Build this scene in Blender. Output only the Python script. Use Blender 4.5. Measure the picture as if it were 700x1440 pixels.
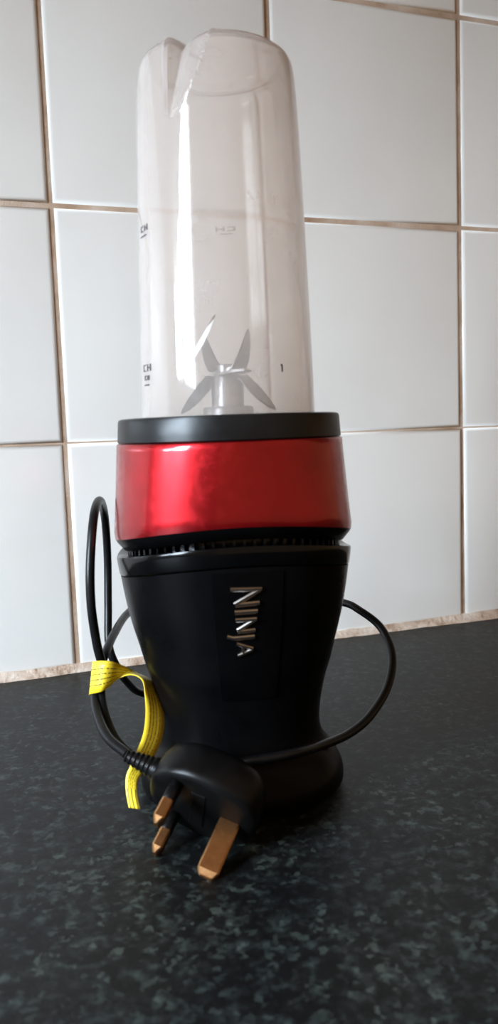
import bpy, bmesh, math, random
from mathutils import Vector, Matrix, Euler
random.seed(7)
for o in list(bpy.data.objects): bpy.data.objects.remove(o)
S = bpy.context.scene
COL = S.collection
PI = math.pi

# ------------------------------------------------------------------ camera
cd = bpy.data.cameras.new('camera')
cam = bpy.data.objects.new('camera', cd); COL.objects.link(cam)
cam.location = (-0.06128, -0.53799, 0.15754)
cam.rotation_euler = (1.46879, 0.03595, -0.33824)
cd.sensor_fit = 'VERTICAL'; cd.sensor_height = 24.0
cd.lens = 1130.12 / 1440 * 24.0
cd.clip_start = 0.01
cd.dof.use_dof = True; cd.dof.focus_distance = 0.44; cd.dof.aperture_fstop = 9.0
S.camera = cam

# ------------------------------------------------------------------ world, window light, exposure
w = bpy.data.worlds.new('room_air'); S.world = w; w.use_nodes = True
w.node_tree.nodes['Background'].inputs[0].default_value = (1.0, 0.64, 0.34, 1)
w.node_tree.nodes['Background'].inputs[1].default_value = 0.42
WX, WY0, WY1, WZ0, WZ1 = -1.15, -0.98, -0.28, 0.27, 1.12      # window opening in the left wall
ld = bpy.data.lights.new('window_daylight', 'AREA'); ld.shape = 'RECTANGLE'
ld.size = WZ1 - WZ0; ld.size_y = WY1 - WY0
ld.energy = 146.0; ld.color = (0.72, 0.86, 1.0)
lo = bpy.data.objects.new('window_daylight', ld); COL.objects.link(lo)
lo.location = (WX - 0.09, (WY0 + WY1) / 2, (WZ0 + WZ1) / 2)
lo.rotation_euler = (0, -PI / 2, 0)
S.view_settings.view_transform = 'Standard'; S.view_settings.look = 'None'
S.view_settings.exposure = 0.0; S.view_settings.gamma = 1.0
S.view_settings.use_curve_mapping = False

# ------------------------------------------------------------------ materials
def mat(name):
    m = bpy.data.materials.new(name); m.use_nodes = True
    nt = m.node_tree
    return m, nt, nt.nodes['Principled BSDF']
def setp(b, **k):
    names = dict(col='Base Color', rough='Roughness', metal='Metallic', ior='IOR', trans='Transmission Weight',
                 coat='Coat Weight', crough='Coat Roughness', spec='Specular IOR Level', emis='Emission Strength')
    for a, v in k.items():
        if a == 'col': v = (*v, 1)
        b.inputs[names[a]].default_value = v
def node(nt, t, **k):
    n = nt.nodes.new(t)
    for a, v in k.items():
        if a in n.inputs.keys() if hasattr(n.inputs, 'keys') else False: n.inputs[a].default_value = v
        else: setattr(n, a, v)
    return n
def ramp(nt, stops, interp='LINEAR'):
    n = nt.nodes.new('ShaderNodeValToRGB'); cr = n.color_ramp; cr.interpolation = interp
    while len(cr.elements) < len(stops): cr.elements.new(0.5)
    for e, (p, c) in zip(cr.elements, stops):
        e.position = p; e.color = (*c, 1) if len(c) == 3 else c
    return n
def noise(nt, scale, detail=3, rough=0.5, vec=None, coord='Object'):
    if vec is None:
        tc = nt.nodes.new('ShaderNodeTexCoord'); vec = tc.outputs[coord]
    n = nt.nodes.new('ShaderNodeTexNoise'); n.inputs['Scale'].default_value = scale
    n.inputs['Detail'].default_value = detail; n.inputs['Roughness'].default_value = rough
    nt.links.new(vec, n.inputs['Vector']); return n
def mix(nt, fac, a, b, mode='MIX'):
    n = nt.nodes.new('ShaderNodeMix'); n.data_type = 'RGBA'; n.blend_type = mode
    for i, v in ((0, fac), (6, a), (7, b)):
        if hasattr(v, 'links') or isinstance(v, bpy.types.NodeSocket): nt.links.new(v, n.inputs[i])
        elif isinstance(v, (int, float)): n.inputs[i].default_value = v
        else: n.inputs[i].default_value = (*v, 1)
    return n.outputs[2]
def bump(nt, b, h, strength, dist):
    n = nt.nodes.new('ShaderNodeBump'); n.inputs['Strength'].default_value = strength; n.inputs['Distance'].default_value = dist
    nt.links.new(h, n.inputs['Height']); nt.links.new(n.outputs[0], b.inputs['Normal'])

M = {}
# glazed tile
m, nt, b = mat('glazed_tile'); M['tile'] = m
n = noise(nt, 9, 3)
r = ramp(nt, [(0.35, (0.80, 0.775, 0.735)), (0.7, (0.85, 0.83, 0.79))]); nt.links.new(n.outputs[0], r.inputs[0])
nt.links.new(r.outputs[0], b.inputs['Base Color']); setp(b, rough=0.16, spec=0.45)
n2 = noise(nt, 30, 2); bump(nt, b, n2.outputs[0], 0.10, 0.002)
# grout
m, nt, b = mat('stained_grout'); M['grout'] = m
n = noise(nt, 26, 5, 0.6)
r = ramp(nt, [(0.30, (0.34, 0.21, 0.13)), (0.48, (0.50, 0.36, 0.26)), (0.7, (0.66, 0.55, 0.46))]); nt.links.new(n.outputs[0], r.inputs[0])
nt.links.new(r.outputs[0], b.inputs['Base Color']); setp(b, rough=0.9)
n2 = noise(nt, 600, 3); bump(nt, b, n2.outputs[0], 0.4, 0.001)
# sealant strip
m, nt, b = mat('old_sealant'); M['seal'] = m
n = noise(nt, 60, 6, 0.65)
r = ramp(nt, [(0.34, (0.25, 0.15, 0.09)), (0.46, (0.52, 0.39, 0.30)), (0.65, (0.70, 0.60, 0.51))]); nt.links.new(n.outputs[0], r.inputs[0])
nt.links.new(r.outputs[0], b.inputs['Base Color']); setp(b, rough=0.6)
n2 = noise(nt, 250, 4); bump(nt, b, n2.outputs[0], 0.6, 0.002)
# speckled worktop
m, nt, b = mat('speckled_laminate'); M['counter'] = m
tc = nt.nodes.new('ShaderNodeTexCoord')
nA = noise(nt, 150, 6, 0.68, tc.outputs['Object'])
nB = noise(nt, 210, 3, 0.6, tc.outputs['Object'])
nC = noise(nt, 22, 3, 0.5, tc.outputs['Object'])
vec = nt.nodes.new('ShaderNodeVectorMath'); vec.operation = 'MULTIPLY_ADD'
nt.links.new(nB.outputs['Color'], vec.inputs[0]); vec.inputs[1].default_value = (0.008, 0.008, 0.008)
nt.links.new(tc.outputs['Object'], vec.inputs[2])
vo = nt.nodes.new('ShaderNodeTexVoronoi'); vo.inputs['Scale'].default_value = 430; nt.links.new(vec.outputs[0], vo.inputs['Vector'])
sep = nt.nodes.new('ShaderNodeSeparateColor'); nt.links.new(vo.outputs['Color'], sep.inputs[0])
rA = ramp(nt, [(0.0, (0.003, 0.0034, 0.0036)), (0.55, (0.006, 0.007, 0.007)), (0.74, (0.020, 0.025, 0.024)), (0.87, (0.048, 0.062, 0.057)), (0.955, (0.085, 0.105, 0.096))], 'CONSTANT')
nt.links.new(sep.outputs[0], rA.inputs[0])
rB = ramp(nt, [(0.47, (0.003, 0.0034, 0.0036)), (0.56, (0.018, 0.022, 0.022)), (0.68, (0.085, 0.110, 0.102))])
nt.links.new(nA.outputs[0], rB.inputs[0])
cm = mix(nt, 0.52, rA.outputs[0], rB.outputs[0])
rC = ramp(nt, [(0.35, (0.35, 0.38, 0.40)), (0.65, (0.74, 0.72, 0.66))]); nt.links.new(nC.outputs[0], rC.inputs[0])
cm = mix(nt, 1.0, cm, rC.outputs[0], 'MULTIPLY')
nt.links.new(cm, b.inputs['Base Color']); setp(b, rough=0.48, spec=0.24)
n2 = noise(nt, 900, 2, 0.5, tc.outputs['Object']); bump(nt, b, n2.outputs[0], 0.12, 0.0004)
# plaster and paint out of view
m, nt, b = mat('painted_plaster'); M['plaster'] = m
n = noise(nt, 6, 4); r = ramp(nt, [(0.3, (0.52, 0.45, 0.37)), (0.7, (0.58, 0.51, 0.43))]); nt.links.new(n.outputs[0], r.inputs[0])
nt.links.new(r.outputs[0], b.inputs['Base Color']); setp(b, rough=0.8)
m, nt, b = mat('white_gloss_paint'); M['wpaint'] = m
n = noise(nt, 12, 3); r = ramp(nt, [(0.3, (0.74, 0.73, 0.70)), (0.7, (0.80, 0.79, 0.77))]); nt.links.new(n.outputs[0], r.inputs[0])
nt.links.new(r.outputs[0], b.inputs['Base Color']); setp(b, rough=0.35)
m, nt, b = mat('oak_veneer'); M['wood'] = m
n = noise(nt, 14, 5); r = ramp(nt, [(0.3, (0.30, 0.16, 0.07)), (0.7, (0.42, 0.25, 0.12))]); nt.links.new(n.outputs[0], r.inputs[0])
nt.links.new(r.outputs[0], b.inputs['Base Color']); setp(b, rough=0.5)
# plastics
def plastic(key, c0, c1, rough, spec=0.5, scale=60, coat=0.0):
    m, nt, b = mat(key); M[key] = m
    n = noise(nt, scale, 4, 0.6); r = ramp(nt, [(0.35, c0), (0.7, c1)]); nt.links.new(n.outputs[0], r.inputs[0])
    nt.links.new(r.outputs[0], b.inputs['Base Color'])
    rr = ramp(nt, [(0.3, (rough * .85,) * 3), (0.75, (min(1, rough * 1.2),) * 3)]); nt.links.new(n.outputs[0], rr.inputs[0])
    nt.links.new(rr.outputs[0], b.inputs['Roughness']); setp(b, spec=spec, coat=coat)
    return m
plastic('black_plastic', (0.0016, 0.0016, 0.0018), (0.0024, 0.0024, 0.0026), 0.30, 0.07)
plastic('gloss_black', (0.001, 0.001, 0.0012), (0.0016, 0.0016, 0.0018), 0.16, 0.22)
plastic('collar_black', (0.0035, 0.0036, 0.004), (0.005, 0.0052, 0.0056), 0.34, 0.24)
plastic('plug_black', (0.0022, 0.0021, 0.0022), (0.0034, 0.0032, 0.0032), 0.34, 0.16, 120)
plastic('cord_black', (0.004, 0.004, 0.0045), (0.006, 0.006, 0.0065), 0.34, 0.22, 200)
plastic('print_ink', (0.03, 0.026, 0.028), (0.07, 0.06, 0.062), 0.6, 0.3, 900)
# metallic red lacquer
m, nt, b = mat('red_lacquer'); M['red'] = m
n = noise(nt, 40, 4); r = ramp(nt, [(0.3, (0.25, 0.003, 0.006)), (0.7, (0.34, 0.005, 0.009))]); nt.links.new(n.outputs[0], r.inputs[0])
nt.links.new(r.outputs[0], b.inputs['Base Color']); setp(b, metal=0.85, rough=0.36, coat=0.55, crough=0.10)
ns = noise(nt, 220, 5, 0.7); rs = ramp(nt, [(0.45, (0.30,) * 3), (0.72, (0.46,) * 3)]); nt.links.new(ns.outputs[0], rs.inputs[0])
nt.links.new(rs.outputs[0], b.inputs['Roughness'])
# metals
def metal(key, c0, c1, rough, scale=200):
    m, nt, b = mat(key); M[key] = m
    n = noise(nt, scale, 4, 0.6); r = ramp(nt, [(0.35, c0), (0.7, c1)]); nt.links.new(n.outputs[0], r.inputs[0])
    nt.links.new(r.outputs[0], b.inputs['Base Color']); setp(b, metal=1.0, rough=rough)
metal('steel', (0.30, 0.30, 0.31), (0.42, 0.42, 0.43), 0.28)
metal('chrome_letter', (0.34, 0.31, 0.29), (0.44, 0.41, 0.385), 0.24)
metal('brass', (0.46, 0.235, 0.10), (0.57, 0.31, 0.14), 0.34, 350)
# clear smoky cup plastic: scuffed, so part of the light is scattered
m, nt, b = mat('scuffed_clear_plastic'); M['cup'] = m
setp(b, col=(0.995, 0.968, 0.945), rough=0.05, trans=1.0, ior=1.45, coat=0.6, crough=0.03)
out = nt.nodes['Material Output']
df = nt.nodes.new('ShaderNodeBsdfDiffuse'); tl = nt.nodes.new('ShaderNodeBsdfTranslucent')
for x in (df, tl): x.inputs[0].default_value = (0.965, 0.90, 0.855, 1)
ms = nt.nodes.new('ShaderNodeMixShader'); ms.inputs[0].default_value = 0.62
nt.links.new(df.outputs[0], ms.inputs[1]); nt.links.new(tl.outputs[0], ms.inputs[2])
mh = nt.nodes.new('ShaderNodeMixShader')
n = noise(nt, 35, 5, 0.6); r = ramp(nt, [(0.3, (0.20,) * 3), (0.75, (0.28,) * 3)]); nt.links.new(n.outputs[0], r.inputs[0])
nt.links.new(r.outputs[0], mh.inputs[0]); nt.links.new(b.outputs[0], mh.inputs[1]); nt.links.new(ms.outputs[0], mh.inputs[2])
nt.links.new(mh.outputs[0], out.inputs[0])
va = nt.nodes.new('ShaderNodeVolumeAbsorption'); va.inputs['Color'].default_value = (0.72, 0.52, 0.46, 1); va.inputs['Density'].default_value = 20
nt.links.new(va.outputs[0], out.inputs['Volume'])
# yellow printed tag: fine lines of dark lettering running along the strip
m, nt, b = mat('yellow_printed_tag'); M['tag'] = m
uv = nt.nodes.new('ShaderNodeUVMap'); sx = nt.nodes.new('ShaderNodeSeparateXYZ'); nt.links.new(uv.outputs[0], sx.inputs[0])
def mth(op, a, c=None):
    n = nt.nodes.new('ShaderNodeMath'); n.operation = op
    for i, v in ((0, a), (1, c)):
        if v is None: continue
        if isinstance(v, (int, float)): n.inputs[i].default_value = v
        else: nt.links.new(v, n.inputs[i])
    return n.outputs[0]
rows = mth('MULTIPLY', sx.outputs[1], 6.0)
fr = mth('FRACT', rows); line = mth('MULTIPLY', mth('GREATER_THAN', fr, 0.40), mth('LESS_THAN', fr, 0.66))
cb = nt.nodes.new('ShaderNodeCombineXYZ'); nt.links.new(mth('MULTIPLY', sx.outputs[0], 1.0), cb.inputs[0]); nt.links.new(mth('MULTIPLY', mth('FLOOR', rows), 3.7), cb.inputs[1])
nn = noise(nt, 120, 2, 0.6, cb.outputs[0])
line = mth('MULTIPLY', line, mth('GREATER_THAN', nn.outputs[0], 0.46))
line = mth('MULTIPLY', line, mth('MULTIPLY', mth('GREATER_THAN', sx.outputs[1], 0.10), mth('LESS_THAN', sx.outputs[1], 0.90)))
tag_end = nt.nodes.new('ShaderNodeValue'); tag_end.label = 'tail start'
fin = mth('GREATER_THAN', sx.outputs[0], tag_end.outputs[0])
f3 = mth('FRACT', mth('MULTIPLY', sx.outputs[1], 3.0))
bars = mth('MULTIPLY', mth('GREATER_THAN', f3, 0.35), mth('LESS_THAN', f3, 0.62))
line = mth('ADD', mth('MULTIPLY', line, mth('SUBTRACT', 1.0, fin)), mth('MULTIPLY', bars, fin))
n = noise(nt, 50, 3); r = ramp(nt, [(0.3, (0.70, 0.50, 0.02)), (0.7, (0.80, 0.60, 0.035))]); nt.links.new(n.outputs[0], r.inputs[0])
nt.links.new(mix(nt, line, r.outputs[0], (0.08, 0.06, 0.01)), b.inputs['Base Color']); setp(b, rough=0.45)

# ------------------------------------------------------------------ helpers
def link(name, me, material=None, parent=None, smooth=False):
    o = bpy.data.objects.new(name, me); COL.objects.link(o)
    if material and not me.materials: me.materials.append(M[material])
    if smooth:
        for p in me.polygons: p.use_smooth = True
    if parent: o.parent = parent
    return o
def obj(name, verts, faces, material, parent=None, smooth=False, fix=True):
    me = bpy.data.meshes.new(name); me.from_pydata(verts, [], faces)
    if fix:
        bm = bmesh.new(); bm.from_mesh(me); bmesh.ops.recalc_face_normals(bm, faces=bm.faces); bm.to_mesh(me); bm.free()
    me.update(); return link(name, me, material, parent, smooth)
def bmobj(name, bm, material, parent=None, smooth=False):
    bmesh.ops.recalc_face_normals(bm, faces=bm.faces)
    me = bpy.data.meshes.new(name); bm.to_mesh(me); bm.free(); return link(name, me, material, parent, smooth)
def sharp(o, deg=35):
    me = o.data
    bm = bmesh.new(); bm.from_mesh(me)
    for e in bm.edges:
        if len(e.link_faces) == 2 and e.calc_face_angle(0) > math.radians(deg): e.smooth = False
    bm.to_mesh(me); bm.free()
    for p in me.polygons: p.use_smooth = True
def boxbm(x0, x1, y0, y1, z0, z1, bev=0, seg=2, bm=None):
    own = bm is None; bm = bm or bmesh.new()
    r = bmesh.ops.create_cube(bm, size=1.0)
    for v in r['verts']:
        v.co = Vector((x0 + (v.co.x + .5) * (x1 - x0), y0 + (v.co.y + .5) * (y1 - y0), z0 + (v.co.z + .5) * (z1 - z0)))
    if bev:
        es = list({e for v in r['verts'] for e in v.link_edges})
        bmesh.ops.bevel(bm, geom=es, offset=bev, segments=seg, profile=0.5, affect='EDGES')
    return bm
def tagit(o, label, cat, group=None):
    o['label'] = label; o['category'] = cat
    if group: o['group'] = group
def struct(o, label=None, cat=None):
    o['kind'] = 'structure'
    if label: o['label'] = label
    if cat: o['category'] = cat
    return o
def empty(name, loc, rz=0):
    o = bpy.data.objects.new(name, None); o.empty_display_size = 0.02; COL.objects.link(o)
    o.location = loc; o.rotation_euler = (0, 0, rz); return o
def rings(name, ringlist, material, parent, cap0=False, cap1=False, closed=False, sh=40):
    """skin consecutive rings of equal point count"""
    n = len(ringlist[0]); vs = [p for r in ringlist for p in r]; fs = []
    k = len(ringlist)
    for i in range(k if closed else k - 1):
        a = i * n; c = ((i + 1) % k) * n
        for j in range(n):
            j2 = (j + 1) % n; fs.append((a + j, a + j2, c + j2, c + j))
    if cap0: fs.append(tuple(range(n)))
    if cap1: fs.append(tuple((k - 1) * n + j for j in range(n)))
    o = obj(name, vs, fs, material, parent); sharp(o, sh); return o
def catmull(pts, per=10):
    P = [Vector(p) for p in pts]; P = [P[0] * 2 - P[1]] + P + [P[-1] * 2 - P[-2]]; out = []
    for i in range(1, len(P) - 2):
        p0, p1, p2, p3 = P[i - 1:i + 3]
        for k in range(per):
            t = k / per
            out.append(0.5 * ((2 * p1) + (p2 - p0) * t + (2 * p0 - 5 * p1 + 4 * p2 - p3) * t * t + (3 * p1 - p0 - 3 * p2 + p3) * t ** 3))
    out.append(P[-2].copy()); return out
def sweep(name, path, rad, material, parent, n=14):
    path = [Vector(p) for p in path]
    T = [(path[min(i + 1, len(path) - 1)] - path[max(i - 1, 0)]).normalized() for i in range(len(path))]
    N = T[0].orthogonal().normalized(); rl = []
    for i, p in enumerate(path):
        N = (N - T[i] * N.dot(T[i])).normalized(); B = T[i].cross(N)
        r = rad(i / (len(path) - 1)) if callable(rad) else rad
        rl.append([tuple(p + (N * math.cos(a) + B * math.sin(a)) * r) for a in (2 * PI * j / n for j in range(n))])
    return rings(name, rl, material, parent, True, True, sh=60)

# ------------------------------------------------------------------ the setting
T = 0.152
wall = struct(bmobj('wall_back', boxbm(-1.30, 1.6, 0.0016, 0.12, -0.05, 1.6), 'grout'), 'tiled kitchen wall of square white glazed tiles with stained brown grout', 'wall')
def tile_mesh(h):
    g = 0.0014                                    # half a joint
    bm = boxbm(g, T - g, 0.0, 0.0075, g, h - g)
    # cushion edge: the face rolls over into the joint
    fr = [f for f in bm.faces if f.normal.y < -0.5]
    es = list({e for f in fr for e in f.edges})
    bmesh.ops.bevel(bm, geom=es, offset=0.0030, segments=4, profile=0.55, affect='EDGES')
    bm.normal_update()
    me = bpy.data.meshes.new('tile'); bm.to_mesh(me); bm.free(); me.materials.append(M['tile'])
    for p in me.polygons: p.use_smooth = True
    return me
tm = tile_mesh(T)
rnd = random.Random(3)
for r_ in range(0, 6):
    for c_ in range(-8, 10):
        o = bpy.data.objects.new('tile', tm); COL.objects.link(o); o.parent = wall
        o.location = (c_ * T + rnd.uniform(-.0003, .0003), rnd.uniform(-.0002, .0002), r_ * T + rnd.uniform(-.0003, .0003) + (0.0002 if r_ else 0.002))
        o.rotation_euler = (rnd.uniform(-.003, .003), rnd.uniform(-.0012, .0012), rnd.uniform(-.003, .003))
# worktop
ct = bmobj('countertop', boxbm(-1.15, 1.6, -0.62, 0.0014, -0.038, 0.0, 0.004, 3), 'counter')
struct(ct, 'dark charcoal speckled laminate kitchen worktop', 'worktop')
# sealant bead between worktop and tiles: an uneven smear
rl = []
xs = [-1.14 + i * 0.006 for i in range(456)]
rs_ = random.Random(11); hh = 0.0; dd = 0.0
for x in xs:
    hh = 0.8 * hh + rs_.uniform(-.0006, .0006); dd = 0.8 * dd + rs_.uniform(-.0008, .0008)
    h = 0.0050 + hh; d = 0.0048 + dd
    rl.append([(x, 0.004, -0.0005), (x, -d, -0.0005), (x, -d * 0.95, 0.0009), (x, -d * .55, h * .38), (x, -0.0012, h * .85), (x, -0.0002, h), (x, 0.004, h)])
tr = rings('trim_1', rl, 'seal', None, True, True, sh=60); struct(tr, 'grubby pinkish sealant strip along the foot of the tiles', 'sealant')
# unseen wooden box added above the tiles to keep daylight off the upper rows
wu = bmobj('upper_shade_box', boxbm(-1.15, 1.6, -0.40, -0.0015, 0.485, 1.6), 'wood'); struct(wu, 'unseen wooden box added above the tiles to shade them', 'wall')
# left wall with its window (out of frame, the daylight comes in here)
bm = bmesh.new()
X0, X1 = WX - 0.10, WX
boxbm(X0, X1, -2.6, WY0, -0.9, 1.7, bm=bm); boxbm(X0, X1, WY1, 0.12, -0.9, 1.7, bm=bm)
boxbm(X0, X1, WY0, WY1, -0.9, WZ0, bm=bm); boxbm(X0, X1, WY0, WY1, WZ1, 1.7, bm=bm)
wl = bmobj('wall_left', bm, 'plaster'); struct(wl, 'plain painted side wall with the kitchen window', 'wall')
bm = bmesh.new(); fw = 0.035
ym = (WY0 + WY1) / 2 + 0.10
for a in ((WY0, WY0 + fw, WZ0, WZ1), (WY1 - fw, WY1, WZ0, WZ1), (WY0 + fw, WY1 - fw, WZ0, WZ0 + fw), (WY0 + fw, WY1 - fw, WZ1 - fw, WZ1), (ym - .022, ym + .022, WZ0 + fw, WZ1 - fw)):
    boxbm(WX - 0.06, WX - 0.01, a[0], a[1], a[2], a[3], 0.003, 1, bm=bm)
wf = bmobj('window_1', bm, 'wpaint'); struct(wf, 'white framed kitchen window in the side wall', 'window')

# ------------------------------------------------------------------ the blender
AX = (0.04637, -0.20617)
RZ = -0.215
root = empty('personal_blender', (AX[0], AX[1], 0), RZ)
tagit(root, 'black personal blender motor base with metallic red band, cord and three-pin plug', 'blender')
RIW = root.matrix_world
ROOT_M = Matrix.Translation((AX[0], AX[1], 0)) @ Matrix.Rotation(RZ, 4, 'Z')
ROOT_I = ROOT_M.inverted()
SQ = 0.95; NEXP = 2.2
def section(th, r, k=1.0):
    """rounded, slightly squared section; th=0 faces the front (-y); k blends circle -> squared"""
    s, c = math.sin(th), math.cos(th)
    f = (abs(s) ** NEXP + abs(c) ** NEXP) ** (-1 / NEXP)
    f = 1 + (f - 1) * k
    return (r * f * s, -r * f * c * (1 - (1 - SQ) * k))
def interp(tab, z):
    if z <= tab[0][0]: return tab[0][1]
    for (z0, r0), (z1, r1) in zip(tab, tab[1:]):
        if z <= z1: return r0 + (r1 - r0) * (z - z0) / (z1 - z0)
    return tab[-1][1]
NT = 128
TH = [2 * PI * j / NT for j in range(NT)]
def arch(th):                                  # the parting line rises towards the front and the back
    return 0.0078 * max(0.0, math.cos(th)) ** 1.6 if math.cos(th) > 0 else 0.0078 * (-math.cos(th)) ** 1.6
prof_key = [(0.0022, .0425), (0.0026, .0437), (0.0042, .0449), (0.008, .0450), (0.0115, .0440), (0.0150, .0418), (0.0190, .0388), (0.0225, .0367), (0.0265, .0355), (0.032, .0352), (0.040, .0361), (0.050, .0382), (0.058, .0407), (0.067, .0430), (0.0745, .0450), (0.0822, .0468), (0.090, .0482), (0.0975, .0493)]
sm = catmull([(z, r, 0) for z, r in prof_key], 4)
PROF = [(p.x, p.y) for p in sm]
def zmap(z, th):                               # upper part of the body follows the arch
    t = max(0.0, (z - 0.055) / (0.0975 - 0.055)); return z + arch(th) * t ** 1.5
rl = [[(*section(t, r), zmap(z, t)) for t in TH] for z, r in PROF]
body = rings('motor_housing', rl, 'black_plastic', root, True, False)
# rim band at the top of the housing, a fine groove under it
ztop = 0.1057
rl = []
for z, r in [(0.0975, .0480), (0.0979, .0493), (0.0985, .0497), (0.1030, .0504), (0.1050, .0506), (ztop, .0503), (ztop + .0002, .0495), (ztop - .0008, .0440), (ztop - .003, .0405)]:
    rl.append([(*section(t, r), z + arch(t)) for t in TH])
rim = rings('housing_rim', rl, 'gloss_black', root, False, False)
# neck in the gap with ventilation fins
rl = [[(*section(t, r), z + arch(t)) for t in TH] for z, r in [(0.1005, .0432), (0.1095, .0432)]]
neck = rings('vent_neck', rl, 'gloss_black', root)
bm = bmesh.new()
for k in range(72):
    t = 2 * PI * k / 72
    x0, y0 = section(t, .0428); x1, y1 = section(t, .0458)
    d = Vector((math.cos(t), math.sin(t), 0)) * 0.0005
    z0, z1 = 0.1052 + arch(t), 0.1092 + arch(t)
    v = [bm.verts.new(Vector((x, y, z)) + s_ * d) for x, y in ((x0, y0), (x1, y1)) for z in (z0, z1) for s_ in (-1, 1)]
    for f in ((0, 1, 3, 2), (4, 6, 7, 5), (0, 4, 5, 1), (2, 3, 7, 6), (1, 5, 7, 3), (0, 2, 6, 4)): bm.faces.new([v[i] for i in f])
fins = bmobj('vent_fins', bm, 'gloss_black', neck); fins['kind'] = 'stuff'
# black under-lip below the red band
rl = []
for z, r in [(0.1082, .0440), (0.1080, .0464), (0.1084, .0472), (0.1118, .0500), (0.1132, .0508), (0.1145, .0500)]:
    rl.append([(*section(t, r), z + arch(t)) for t in TH])
lip = rings('under_lip', rl, 'black_plastic', root)
# red band: round at the top, squared and arched at the bottom
rl = []
zb, zt = 0.1131, 0.1530
for i in range(15):
    u = i / 14; r = .0514 + (.0483 - .0514) * (u ** 0.9)
    if i == 0: r -= .0006
    rl.append([(*section(t, r, 1 - u), (zb + arch(t)) * (1 - u) + zt * u) for t in TH])
rl.append([(*section(t, .0478, 0), zt + .0004) for t in TH]); rl.append([(*section(t, .0430, 0), zt + .0004) for t in TH])
rl.insert(0, [(*section(t, .0495, 1), zb + .0004 + arch(t)) for t in TH])
band = rings('red_band', rl, 'red', root, sh=50)
# feet
for a in (45, 135, 225, 315):
    x, y = section(math.radians(a), .034)
    rr = [[(x + q * math.cos(2 * PI * j / 16), y + q * math.sin(2 * PI * j / 16), z) for j in range(16)] for z, q in ((0.0, .0052), (0.0006, .0056), (0.0024, .0056))]
    rings('rubber_foot', rr, 'plug_black', root, True, True)

# front panel: a glossy inlay that carries the lettering
def on_body(th, z, off=0.0):
    lo, hi = 0.0, 0.13                          # undo the arch shift to find the radius
    for _ in range(30):
        mid = (lo + hi) / 2
        if zmap(mid, th) < z: lo = mid
        else: hi = mid
    r = interp(PROF, lo) + off
    return (*section(th, r), z)
def patch(name, th0, th1, z0, z1, off, mat_, parent, nt_=14, nz=16):
    vs, fs = [], []
    for d in (-.0004, off):
        for i in range(nt_ + 1):
            for k in range(nz + 1):
                vs.append(on_body(th0 + (th1 - th0) * i / nt_, z0 + (z1 - z0) * k / nz, d))
    n1 = (nt_ + 1) * (nz + 1); w_ = nz + 1
    for i in range(nt_):
        for k in range(nz):
            a = i * w_ + k; fs.append((n1 + a, n1 + a + 1, n1 + a + w_ + 1, n1 + a + w_))
    rim_ = [i * w_ for i in range(nt_ + 1)] + [nt_ * w_ + k for k in range(1, nz + 1)] + [i * w_ + nz for i in range(nt_ - 1, -1, -1)] + [k for k in range(nz - 1, 0, -1)]
    for a, c in zip(rim_, rim_[1:] + rim_[:1]): fs.append((a, c, n1 + c, n1 + a))
    o = obj(name, vs, fs, mat_, parent); sharp(o, 40); return o
panel = patch('front_panel', -0.27, 0.29, 0.050, 0.1035, 0.0005, 'gloss_black', root)
LET = [
 [(-0.1317,0.0971,0.1118,0.0967,0.0017),(0.0969,0.0963,-0.1024,0.0911,0.0019),(-0.0969,0.0908,0.0931,0.0912,0.0019)],
 [(-0.1050,0.0878,0.0789,0.0879,0.0019)],
 [(-0.1017,0.0847,0.0707,0.0847,0.0017),(0.0589,0.0845,-0.0879,0.0805,0.0017),(-0.0883,0.0799,0.0586,0.0802,0.0017)],
 [(-0.1756,0.0780,-0.1077,0.0770,0.0017),(-0.1190,0.0772,0.0537,0.0775,0.0019)],
 [(-0.0979,0.0749,0.0383,0.0725,0.0015),(0.0381,0.0722,-0.0905,0.0698,0.0015),(-0.0471,0.0739,-0.0438,0.0708,0.0012)],
]
RL = 0.047
for strokes in LET:
    vs, fs = [], []
    for a0, z0, a1, z1, wd in strokes:
        p0, p1 = Vector((a0 * RL, z0)), Vector((a1 * RL, z1)); d = (p1 - p0); n_ = Vector((-d.y, d.x)).normalized() * wd / 2
        K = 5; b0 = len(vs)
        for k in range(K + 1):
            q = p0 + d * k / K
            for s_, off in ((-1, 0.0), (-1, .0012), (-.45, .0017), (.45, .0017), (1, .0012), (1, 0.0)):
                e = q + n_ * s_; vs.append(on_body(e.x / RL, e.y, off))
        for k in range(K):
            for j in range(5): fs.append((b0 + k * 6 + j, b0 + k * 6 + j + 1, b0 + k * 6 + 7 + j, b0 + k * 6 + 6 + j))
        fs.append(tuple(b0 + j for j in range(6))); fs.append(tuple(b0 + K * 6 + j for j in range(6)))
    o = obj('letter', vs, fs, 'chrome_letter', panel); sharp(o, 30)
    o['label'] = 'raised silver letter'

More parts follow.
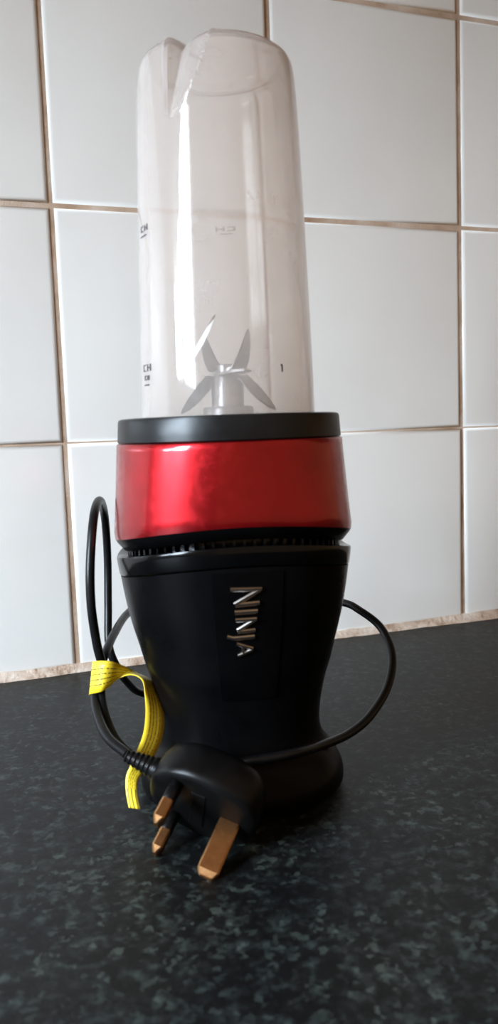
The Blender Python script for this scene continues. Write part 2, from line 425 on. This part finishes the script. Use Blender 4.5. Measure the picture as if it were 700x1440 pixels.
# ------------------------------------------------------------------ cord
CORD = [(0.066,-0.163,0.016),(0.058,-0.135,0.012),(0.042,-0.112,0.0105),(0.0216,-0.1087,0.0146),(0.0105,-0.1247,0.0276),(0.0034,-0.1368,0.0407),(0.0004,-0.1367,0.0522),(0.0022,-0.1299,0.0709),(0.0036,-0.1276,0.0963),(0.0015,-0.1385,0.1177),(-0.0041,-0.1621,0.1272),(-0.0104,-0.1849,0.1226),(-0.0145,-0.1950,0.1039),(-0.0154,-0.1967,0.0858),(-0.0133,-0.1920,0.0673),(-0.0109,-0.1900,0.0538),(-0.0130,-0.1944,0.0457),(-0.0128,-0.2039,0.0377),(-0.0101,-0.2120,0.0302),(-0.0038,-0.2180,0.0246),(0.0078,-0.2255,0.0218),(0.0246,-0.2356,0.0222),(0.0403,-0.2434,0.0252),(0.0558,-0.2434,0.0252),(0.0734,-0.2324,0.0215),(0.0916,-0.2229,0.0205),(0.1057,-0.2167,0.0245),(0.1215,-0.2053,0.0330),(0.1317,-0.1917,0.0439),(0.1343,-0.1756,0.0537),(0.1290,-0.1623,0.0606),(0.1250,-0.1501,0.0629),(0.1134,-0.1174,0.0624),(0.0712,-0.0877,0.0630),(0.0328,-0.0965,0.0652),(0.0128,-0.1268,0.0646),(-0.0005,-0.1597,0.0624),(-0.0078,-0.1778,0.0583),(-0.0122,-0.1834,0.0521),(-0.0154,-0.1936,0.0458),(-0.0164,-0.2047,0.0400),(-0.0150,-0.2204,0.0355),(-0.0095,-0.2329,0.0322)]
cp = [ROOT_I @ p for p in catmull(CORD, 10)]
cord = sweep('power_cord', cp, 0.0020, 'cord_black', root)
# ------------------------------------------------------------------ plug (pins down on the worktop, leaning on the foot)
PR = Euler((2.1242, 0.3295, -0.6006), 'XYZ').to_matrix().to_4x4()
PM = ROOT_I @ Matrix.Translation((0.0048, -0.2519, 0.0195)) @ PR
def plug_ring(z, sx, sy, cx, cy, n=48, ex=2.7):
    out = []
    for j in range(n):
        t = 2 * PI * j / n; c, s = math.cos(t), math.sin(t)
        f = (abs(c) ** ex + abs(s) ** ex) ** (-1 / ex)
        x, y = sx * f * c, sy * f * s
        if c < 0: y *= 1 - 0.20 * (-c) ** 2             # a little narrower towards the cord
        out.append(tuple((cx + x, cy + y, z)))
    return out
mm = 0.001
pr = [(0.6, 18, 16.5, 0), (0.0, 20.5, 18.6, 0), (-0.8, 21.6, 19.6, 0), (-3, 22, 20, 0), (-8, 21.9, 19.4, .5), (-12, 21.2, 17.6, 1.6), (-15, 19.5, 14.6, 3.4), (-16.8, 17.0, 11.4, 4.6), (-17.8, 13.0, 8.0, 5.2)]
rl = [[tuple(PM @ Vector(p)) for p in plug_ring(z * mm, sx * mm, sy * mm, 10.2 * mm, cy * mm)] for z, sx, sy, cy in pr]
plug = rings('plug', rl, 'plug_black', root, True, True, sh=50)
plug['label'] = 'black moulded three-pin plug with brass pins'
# strain relief with ribs
path = [PM @ Vector((x * mm, 0.6 * mm * (-10 - x) / 14, -8.0 * mm - 0.0004 * 0)) for x in [-9 - 0.5 * i for i in range(34)]]
def srad(u):
    base = 0.0050 - 0.0024 * u
    return base - (0.0004 if (int(u * 34) % 4 in (2, 3) and u > 0.25) else 0)
sweep('strain_relief', path, srad, 'plug_black', plug, 16)
def pin(name, cx, cy, wx, wy, L, z0, material, parent, tip=True):
    bm = bmesh.new(); hx, hy = wx / 2 * mm, wy / 2 * mm; rr_ = []
    zs = [(z0, 1), (L - 2.2, 1), (L - .4, .62), (L, .45)] if tip else [(z0, 1), (L - .3, 1), (L, .93)]
    rl_ = []
    for z, f in zs:
        ring_ = []
        ch = 0.0006
        for sx_, sy_ in ((1, 1), (-1, 1), (-1, -1), (1, -1)):
            ax, ay = max(hx - (1 - f) * 0.0030, hx * .4), max(hy - (1 - f) * 0.0030, hy * .4)
            pts = [(sx_ * ax, sy_ * (ay - ch)), (sx_ * (ax - ch), sy_ * ay)]
            if sx_ * sy_ < 0: pts.reverse()
            ring_ += [tuple(PM @ Vector((cx * mm + x, cy * mm + y, z * mm))) for x, y in pts]
        rl_.append(ring_)
    bm.free()
    return rings(name, rl_, material, parent, True, True, sh=20)
for cy in (11.1, -11.1):
    p_ = pin('pin', 0, cy, 4.0, 6.35, 17.7, 7.6, 'brass', plug)
    pin('pin_sleeve', 0, cy, 4.15, 6.5, 8.4, 0.0, 'plug_black', p_, False)
pin('earth_pin', 22.2, 0, 8.0, 4.0, 22.7, 0.0, 'brass', plug)
# fuse carrier and screw on the pin face
fv = boxbm(6 * mm, 12 * mm, -11 * mm, 11 * mm, 0.2 * mm, 1.1 * mm, 0.0005, 2)
for v in fv.verts: v.co = PM @ v.co
bmobj('fuse_carrier', fv, 'plug_black', plug)

# ------------------------------------------------------------------ blending cup on its blade cap
RC = -0.313
cup = empty('blending_cup', (AX[0], AX[1], 0.1534), RC)
tagit(cup, 'tall scuffed clear plastic blending cup upside down on its black blade cap', 'cup')
Z0 = 0.1534
def circ(r, z, n=NT): return [(r * math.sin(2 * PI * j / n), -r * math.cos(2 * PI * j / n), z - Z0) for j in range(n)]
rl = [circ(r, z) for r, z in [(.0380, .1536), (.0474, .1536), (.0478, .1541), (.0477, .1560), (.0473, .1622), (.0469, .1632), (.0460, .1636), (.0400, .1637), (.0390, .1634), (.0384, .1620), (.0340, .1612), (.0339, .1540)]]
rings('blade_cap', rl, 'collar_black', cup, closed=True, sh=40)
cprof = catmull([(.0370, .1610, 0), (.0370, .1660, 0), (.0361, .2040, 0), (.0347, .2475, 0), (.0334, .2835, 0), (.0324, .2990, 0)], 8)
cprof = [(p.x, p.y) for p in cprof] + [(.03205, .3020), (.0315, .3048), (.0305, .3068), (.0290, .3082), (.0270, .3089), (.0240, .3088), (.0180, .3080), (.0100, .3076), (.0030, .3075)]
GR = [(-0.60, 1)]
NC = 360
def notch(th, z):
    d = 0.0
    for g, _ in GR:
        ph = (th - g + PI) % (2 * PI) - PI
        q = (z - 0.2770) / (0.3085 - 0.2770)
        if q <= 0: continue
        q = min(q, 1.0)
        D = 0.0098 * q ** 0.8; W = 0.58 * q ** 0.6; Wl = 0.05
        d -= 0.0006 * q * (math.exp(-((ph - W) / .035) ** 2) + math.exp(-((ph + Wl) / .03) ** 2))    # raised edge of the scoop
        if 0 <= ph < W: d += D * (1 - ph / W)
        elif -Wl < ph < 0: d += D * (0.5 + 0.5 * math.cos(PI * ph / Wl))
    return d
def cup_ring(r, z, off=0.0):
    out = []
    for j in range(NC):
        t = 2 * PI * j / NC; rr_ = r
        if r > 0.012: rr_ = r - notch(t, z) * min(1, r / .029)
        rr_ -= off
        out.append((rr_ * math.sin(t), -rr_ * math.cos(t), z - Z0))
    return out
# densify in z where the notch lives
dense = []
for (r0, z0), (r1, z1) in zip(cprof, cprof[1:]):
    k = max(1, int(abs(z1 - z0) / 0.0012)) if z1 > 0.27 else 1
    for i in range(k): dense.append((r0 + (r1 - r0) * i / k, z0 + (z1 - z0) * i / k))
dense.append(cprof[-1])
outer = [cup_ring(r, z) for r, z in dense]
inner = [cup_ring(max(r, .0031), min(z, .3062), 0.0021 if r > .01 else 0.0) for r, z in dense if z < .3052 or r > .026]
top_in = [cup_ring(.018, .3052), cup_ring(.0030, .3050)]
rl = outer + list(reversed(inner + top_in)) 
shell = rings('cup_shell', list(reversed(inner + top_in)) and (list(reversed(outer)) + inner + top_in), 'cup', cup, True, True, sh=16)
def on_cup(th, z, off=0.00012):
    r = interp([(z_, r_) for r_, z_ in dense[:60]], z) - notch(th, z) + off
    return (r * math.sin(th), -r * math.cos(th), z - Z0)
def mark(rects):
    vs, fs = [], []
    for t0, t1, z0, z1 in rects:
        K = 3
        for k in range(K + 1):
            t = t0 + (t1 - t0) * k / K
            vs += [on_cup(t, z0), on_cup(t, z1), on_cup(t, z1, .00002), on_cup(t, z0, .00002)]
        b0 = len(vs) - 4 * (K + 1)
        for k in range(K):
            a = b0 + 4 * k
            for j in range(4): fs.append((a + j, a + (j + 1) % 4, a + 4 + (j + 1) % 4, a + 4 + j))
        fs.append((b0, b0 + 1, b0 + 2, b0 + 3)); a = b0 + 4 * K; fs.append((a, a + 1, a + 2, a + 3))
    return obj('printed_mark', vs, fs, 'print_ink', shell)
def glyphs(tc, zc, w_, h_):
    return [(tc - w_, tc - w_ + .03, zc - h_, zc + h_), (tc - w_, tc - w_ * .2, zc + h_ - .0005, zc + h_), (tc - w_, tc - w_ * .2, zc - h_, zc - h_ + .0005),
            (tc + w_ * .1, tc + w_ * .1 + .03, zc - h_, zc + h_), (tc + w_ * .1, tc + w_, zc - .0003, zc + .0003), (tc + w_ - .03, tc + w_, zc - h_, zc + h_)]
mark(glyphs(-1.09, .2392, .10, .0012)); mark([(-1.20, -1.02, .2360, .2366)])
mark(glyphs(-1.09, .1840, .11, .0014)); mark(glyphs(-1.09, .1800, .07, .0010)); mark([(-1.17, -1.03, .1768, .1774)])
mark([(0.622, 0.640, .1797, .1826), (0.61, 0.63, .1820, .1826)])
mark(glyphs(3.085, .2500, .14, .0010)); mark([(2.99, 3.17, .2475, .2480)])
# blade assembly
hub = rings('blade_hub', [circ(r, z, 48) for r, z in [(.0110, .1600), (.0110, .1668), (.0104, .1676), (.0072, .1678), (.0070, .1690), (.0070, .1800), (.0064, .1808), (.0050, .1810), (.0048, .1850), (.0030, .1856)]], 'steel', cup, True, True)
def blade(ang, pts, wid, th_=0.0011):
    """pts: (radius, z, half-width factor, twist) from hub to tip; the twist turns the flat towards the vertical"""
    ca, sa = math.cos(ang), math.sin(ang); vs, fs = [], []
    for k, (r, z, f, tw) in enumerate(pts):
        u, v = math.cos(tw) * wid * f, math.sin(tw) * wid * f
        nx, nz = -math.sin(tw) * th_ / 2, math.cos(tw) * th_ / 2
        for s_, n_ in ((-1, -1), (-1, 1), (1, 1), (1, -1)):
            q = n_ * (0.3 if s_ > 0 else 1.0)
            y = s_ * u + q * nx; dz = s_ * v + q * nz
            vs.append((r * sa + y * ca, -r * ca + y * sa, z + dz - Z0))
    for k in range(len(pts) - 1):
        a = 4 * k
        for j in range(4): fs.append((a + j, a + (j + 1) % 4, a + 4 + (j + 1) % 4, a + 4 + j))
    fs.append((0, 1, 2, 3)); a = 4 * (len(pts) - 1); fs.append((a, a + 1, a + 2, a + 3))
    o = obj('blade', vs, fs, 'steel', cup); sharp(o, 25); return o
for a in (math.radians(85), math.radians(265)):
    blade(a, [(0.002, .1800, 1, 0), (.006, .1798, 1, .2), (.0085, .1782, 1, .6), (.013, .1735, .85, .8), (.0175, .1690, .55, .8), (.0205, .1660, .12, .8)], .0052)
for a in (math.radians(28), math.radians(208)):
    blade(a, [(0.002, .1815, 1, 0), (.007, .1815, 1, 0), (.013, .1818, .85, 0), (.0175, .1820, .25, 0)], .0058)
for a, sg in ((math.radians(70), -1), (math.radians(250), -1)):
    blade(a, [(0.002, .1828, 1, 0), (.0045, .1832, 1, .2 * sg), (.0065, .1855, 1.0, .5 * sg), (.0085, .1900, .95, .6 * sg), (.0098, .1945, .75, .6 * sg), (.0106, .1985, .30, .6 * sg)], .0060)
# pale raised slivers in a tick shape on the wall of the cup
plastic('gloss_white', (0.90, 0.90, 0.91), (0.96, 0.96, 0.97), 0.15, 0.6, 300)
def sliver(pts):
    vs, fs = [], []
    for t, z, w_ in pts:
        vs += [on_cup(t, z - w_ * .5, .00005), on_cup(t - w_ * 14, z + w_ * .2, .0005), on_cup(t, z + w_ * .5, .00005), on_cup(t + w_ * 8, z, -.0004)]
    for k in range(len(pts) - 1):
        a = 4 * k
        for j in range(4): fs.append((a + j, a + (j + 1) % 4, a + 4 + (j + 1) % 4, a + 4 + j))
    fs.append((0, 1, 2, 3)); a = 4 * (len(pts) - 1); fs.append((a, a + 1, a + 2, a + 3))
    o = obj('pale_sliver', vs, fs, 'gloss_white', shell); sharp(o, 40); return o
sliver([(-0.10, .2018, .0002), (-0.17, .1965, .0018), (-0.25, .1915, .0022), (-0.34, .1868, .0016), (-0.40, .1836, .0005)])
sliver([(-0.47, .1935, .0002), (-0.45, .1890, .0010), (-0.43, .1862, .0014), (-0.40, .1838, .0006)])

# ------------------------------------------------------------------ yellow warning tag looped round the bundled cord
TA=[(-0.0093,-0.1757,0.0539),(-0.0143,-0.1842,0.0572),(-0.0148,-0.1933,0.0600),(-0.0119,-0.1984,0.0612),(-0.0075,-0.1990,0.0602),(-0.0014,-0.1952,0.0561),(0.0041,-0.1933,0.0520),(0.0085,-0.1993,0.0499),(0.0105,-0.2070,0.0439),(0.0102,-0.2139,0.0381),(0.0075,-0.2201,0.0314),(0.0018,-0.2252,0.0249),(-0.0020,-0.2274,0.0219),(-0.0053,-0.2298,0.0193),(-0.0064,-0.2330,0.0150),(-0.0061,-0.2358,0.0103)]
TB=[(-0.0112,-0.1766,0.0390),(-0.0165,-0.1851,0.0424),(-0.0175,-0.1939,0.0459),(-0.0140,-0.1992,0.0479),(-0.0105,-0.1991,0.0493),(-0.0056,-0.1963,0.0516),(-0.0007,-0.2010,0.0542),(0.0024,-0.2096,0.0537),(0.0025,-0.2134,0.0477),(0.0015,-0.2180,0.0417),(-0.0011,-0.2231,0.0351),(-0.0058,-0.2275,0.0286),(-0.0082,-0.2282,0.0245),(-0.0099,-0.2290,0.0213),(-0.0106,-0.2314,0.0163),(-0.0103,-0.2342,0.0110)]
a_, b_ = catmull(TA, 8), catmull(TB, 8); L_ = len(a_); NV = 4
base = Vector((-0.0085, -0.2350, 0.0105))
vs, fs, uvs, dist = [], [], [], 0.0
for i in range(L_):
    if i: dist += ((a_[i] + b_[i]) / 2 - (a_[i - 1] + b_[i - 1]) / 2).length
    for k in range(NV + 1):
        vs.append(tuple(a_[i].lerp(b_[i], k / NV) - base)); uvs.append((dist / 0.09, k / NV)); ULEN = dist / 0.09
for i in range(L_ - 1):
    for k in range(NV):
        a = i * (NV + 1) + k; fs.append((a, a + 1, a + NV + 2, a + NV + 1))
tag = obj('warning_tag', vs, fs, 'tag', None, True, fix=False)
tag.location = base; tag_end.outputs[0].default_value = ULEN - 0.085
ul = tag.data.uv_layers.new(name='UVMap')
for lp in tag.data.loops: ul.data[lp.index].uv = uvs[lp.vertex_index]
md = tag.modifiers.new('thickness', 'SOLIDIFY'); md.thickness = 0.00025; md.offset = 0
tagit(tag, 'curled yellow printed warning tag looped around the black power cord', 'tag')
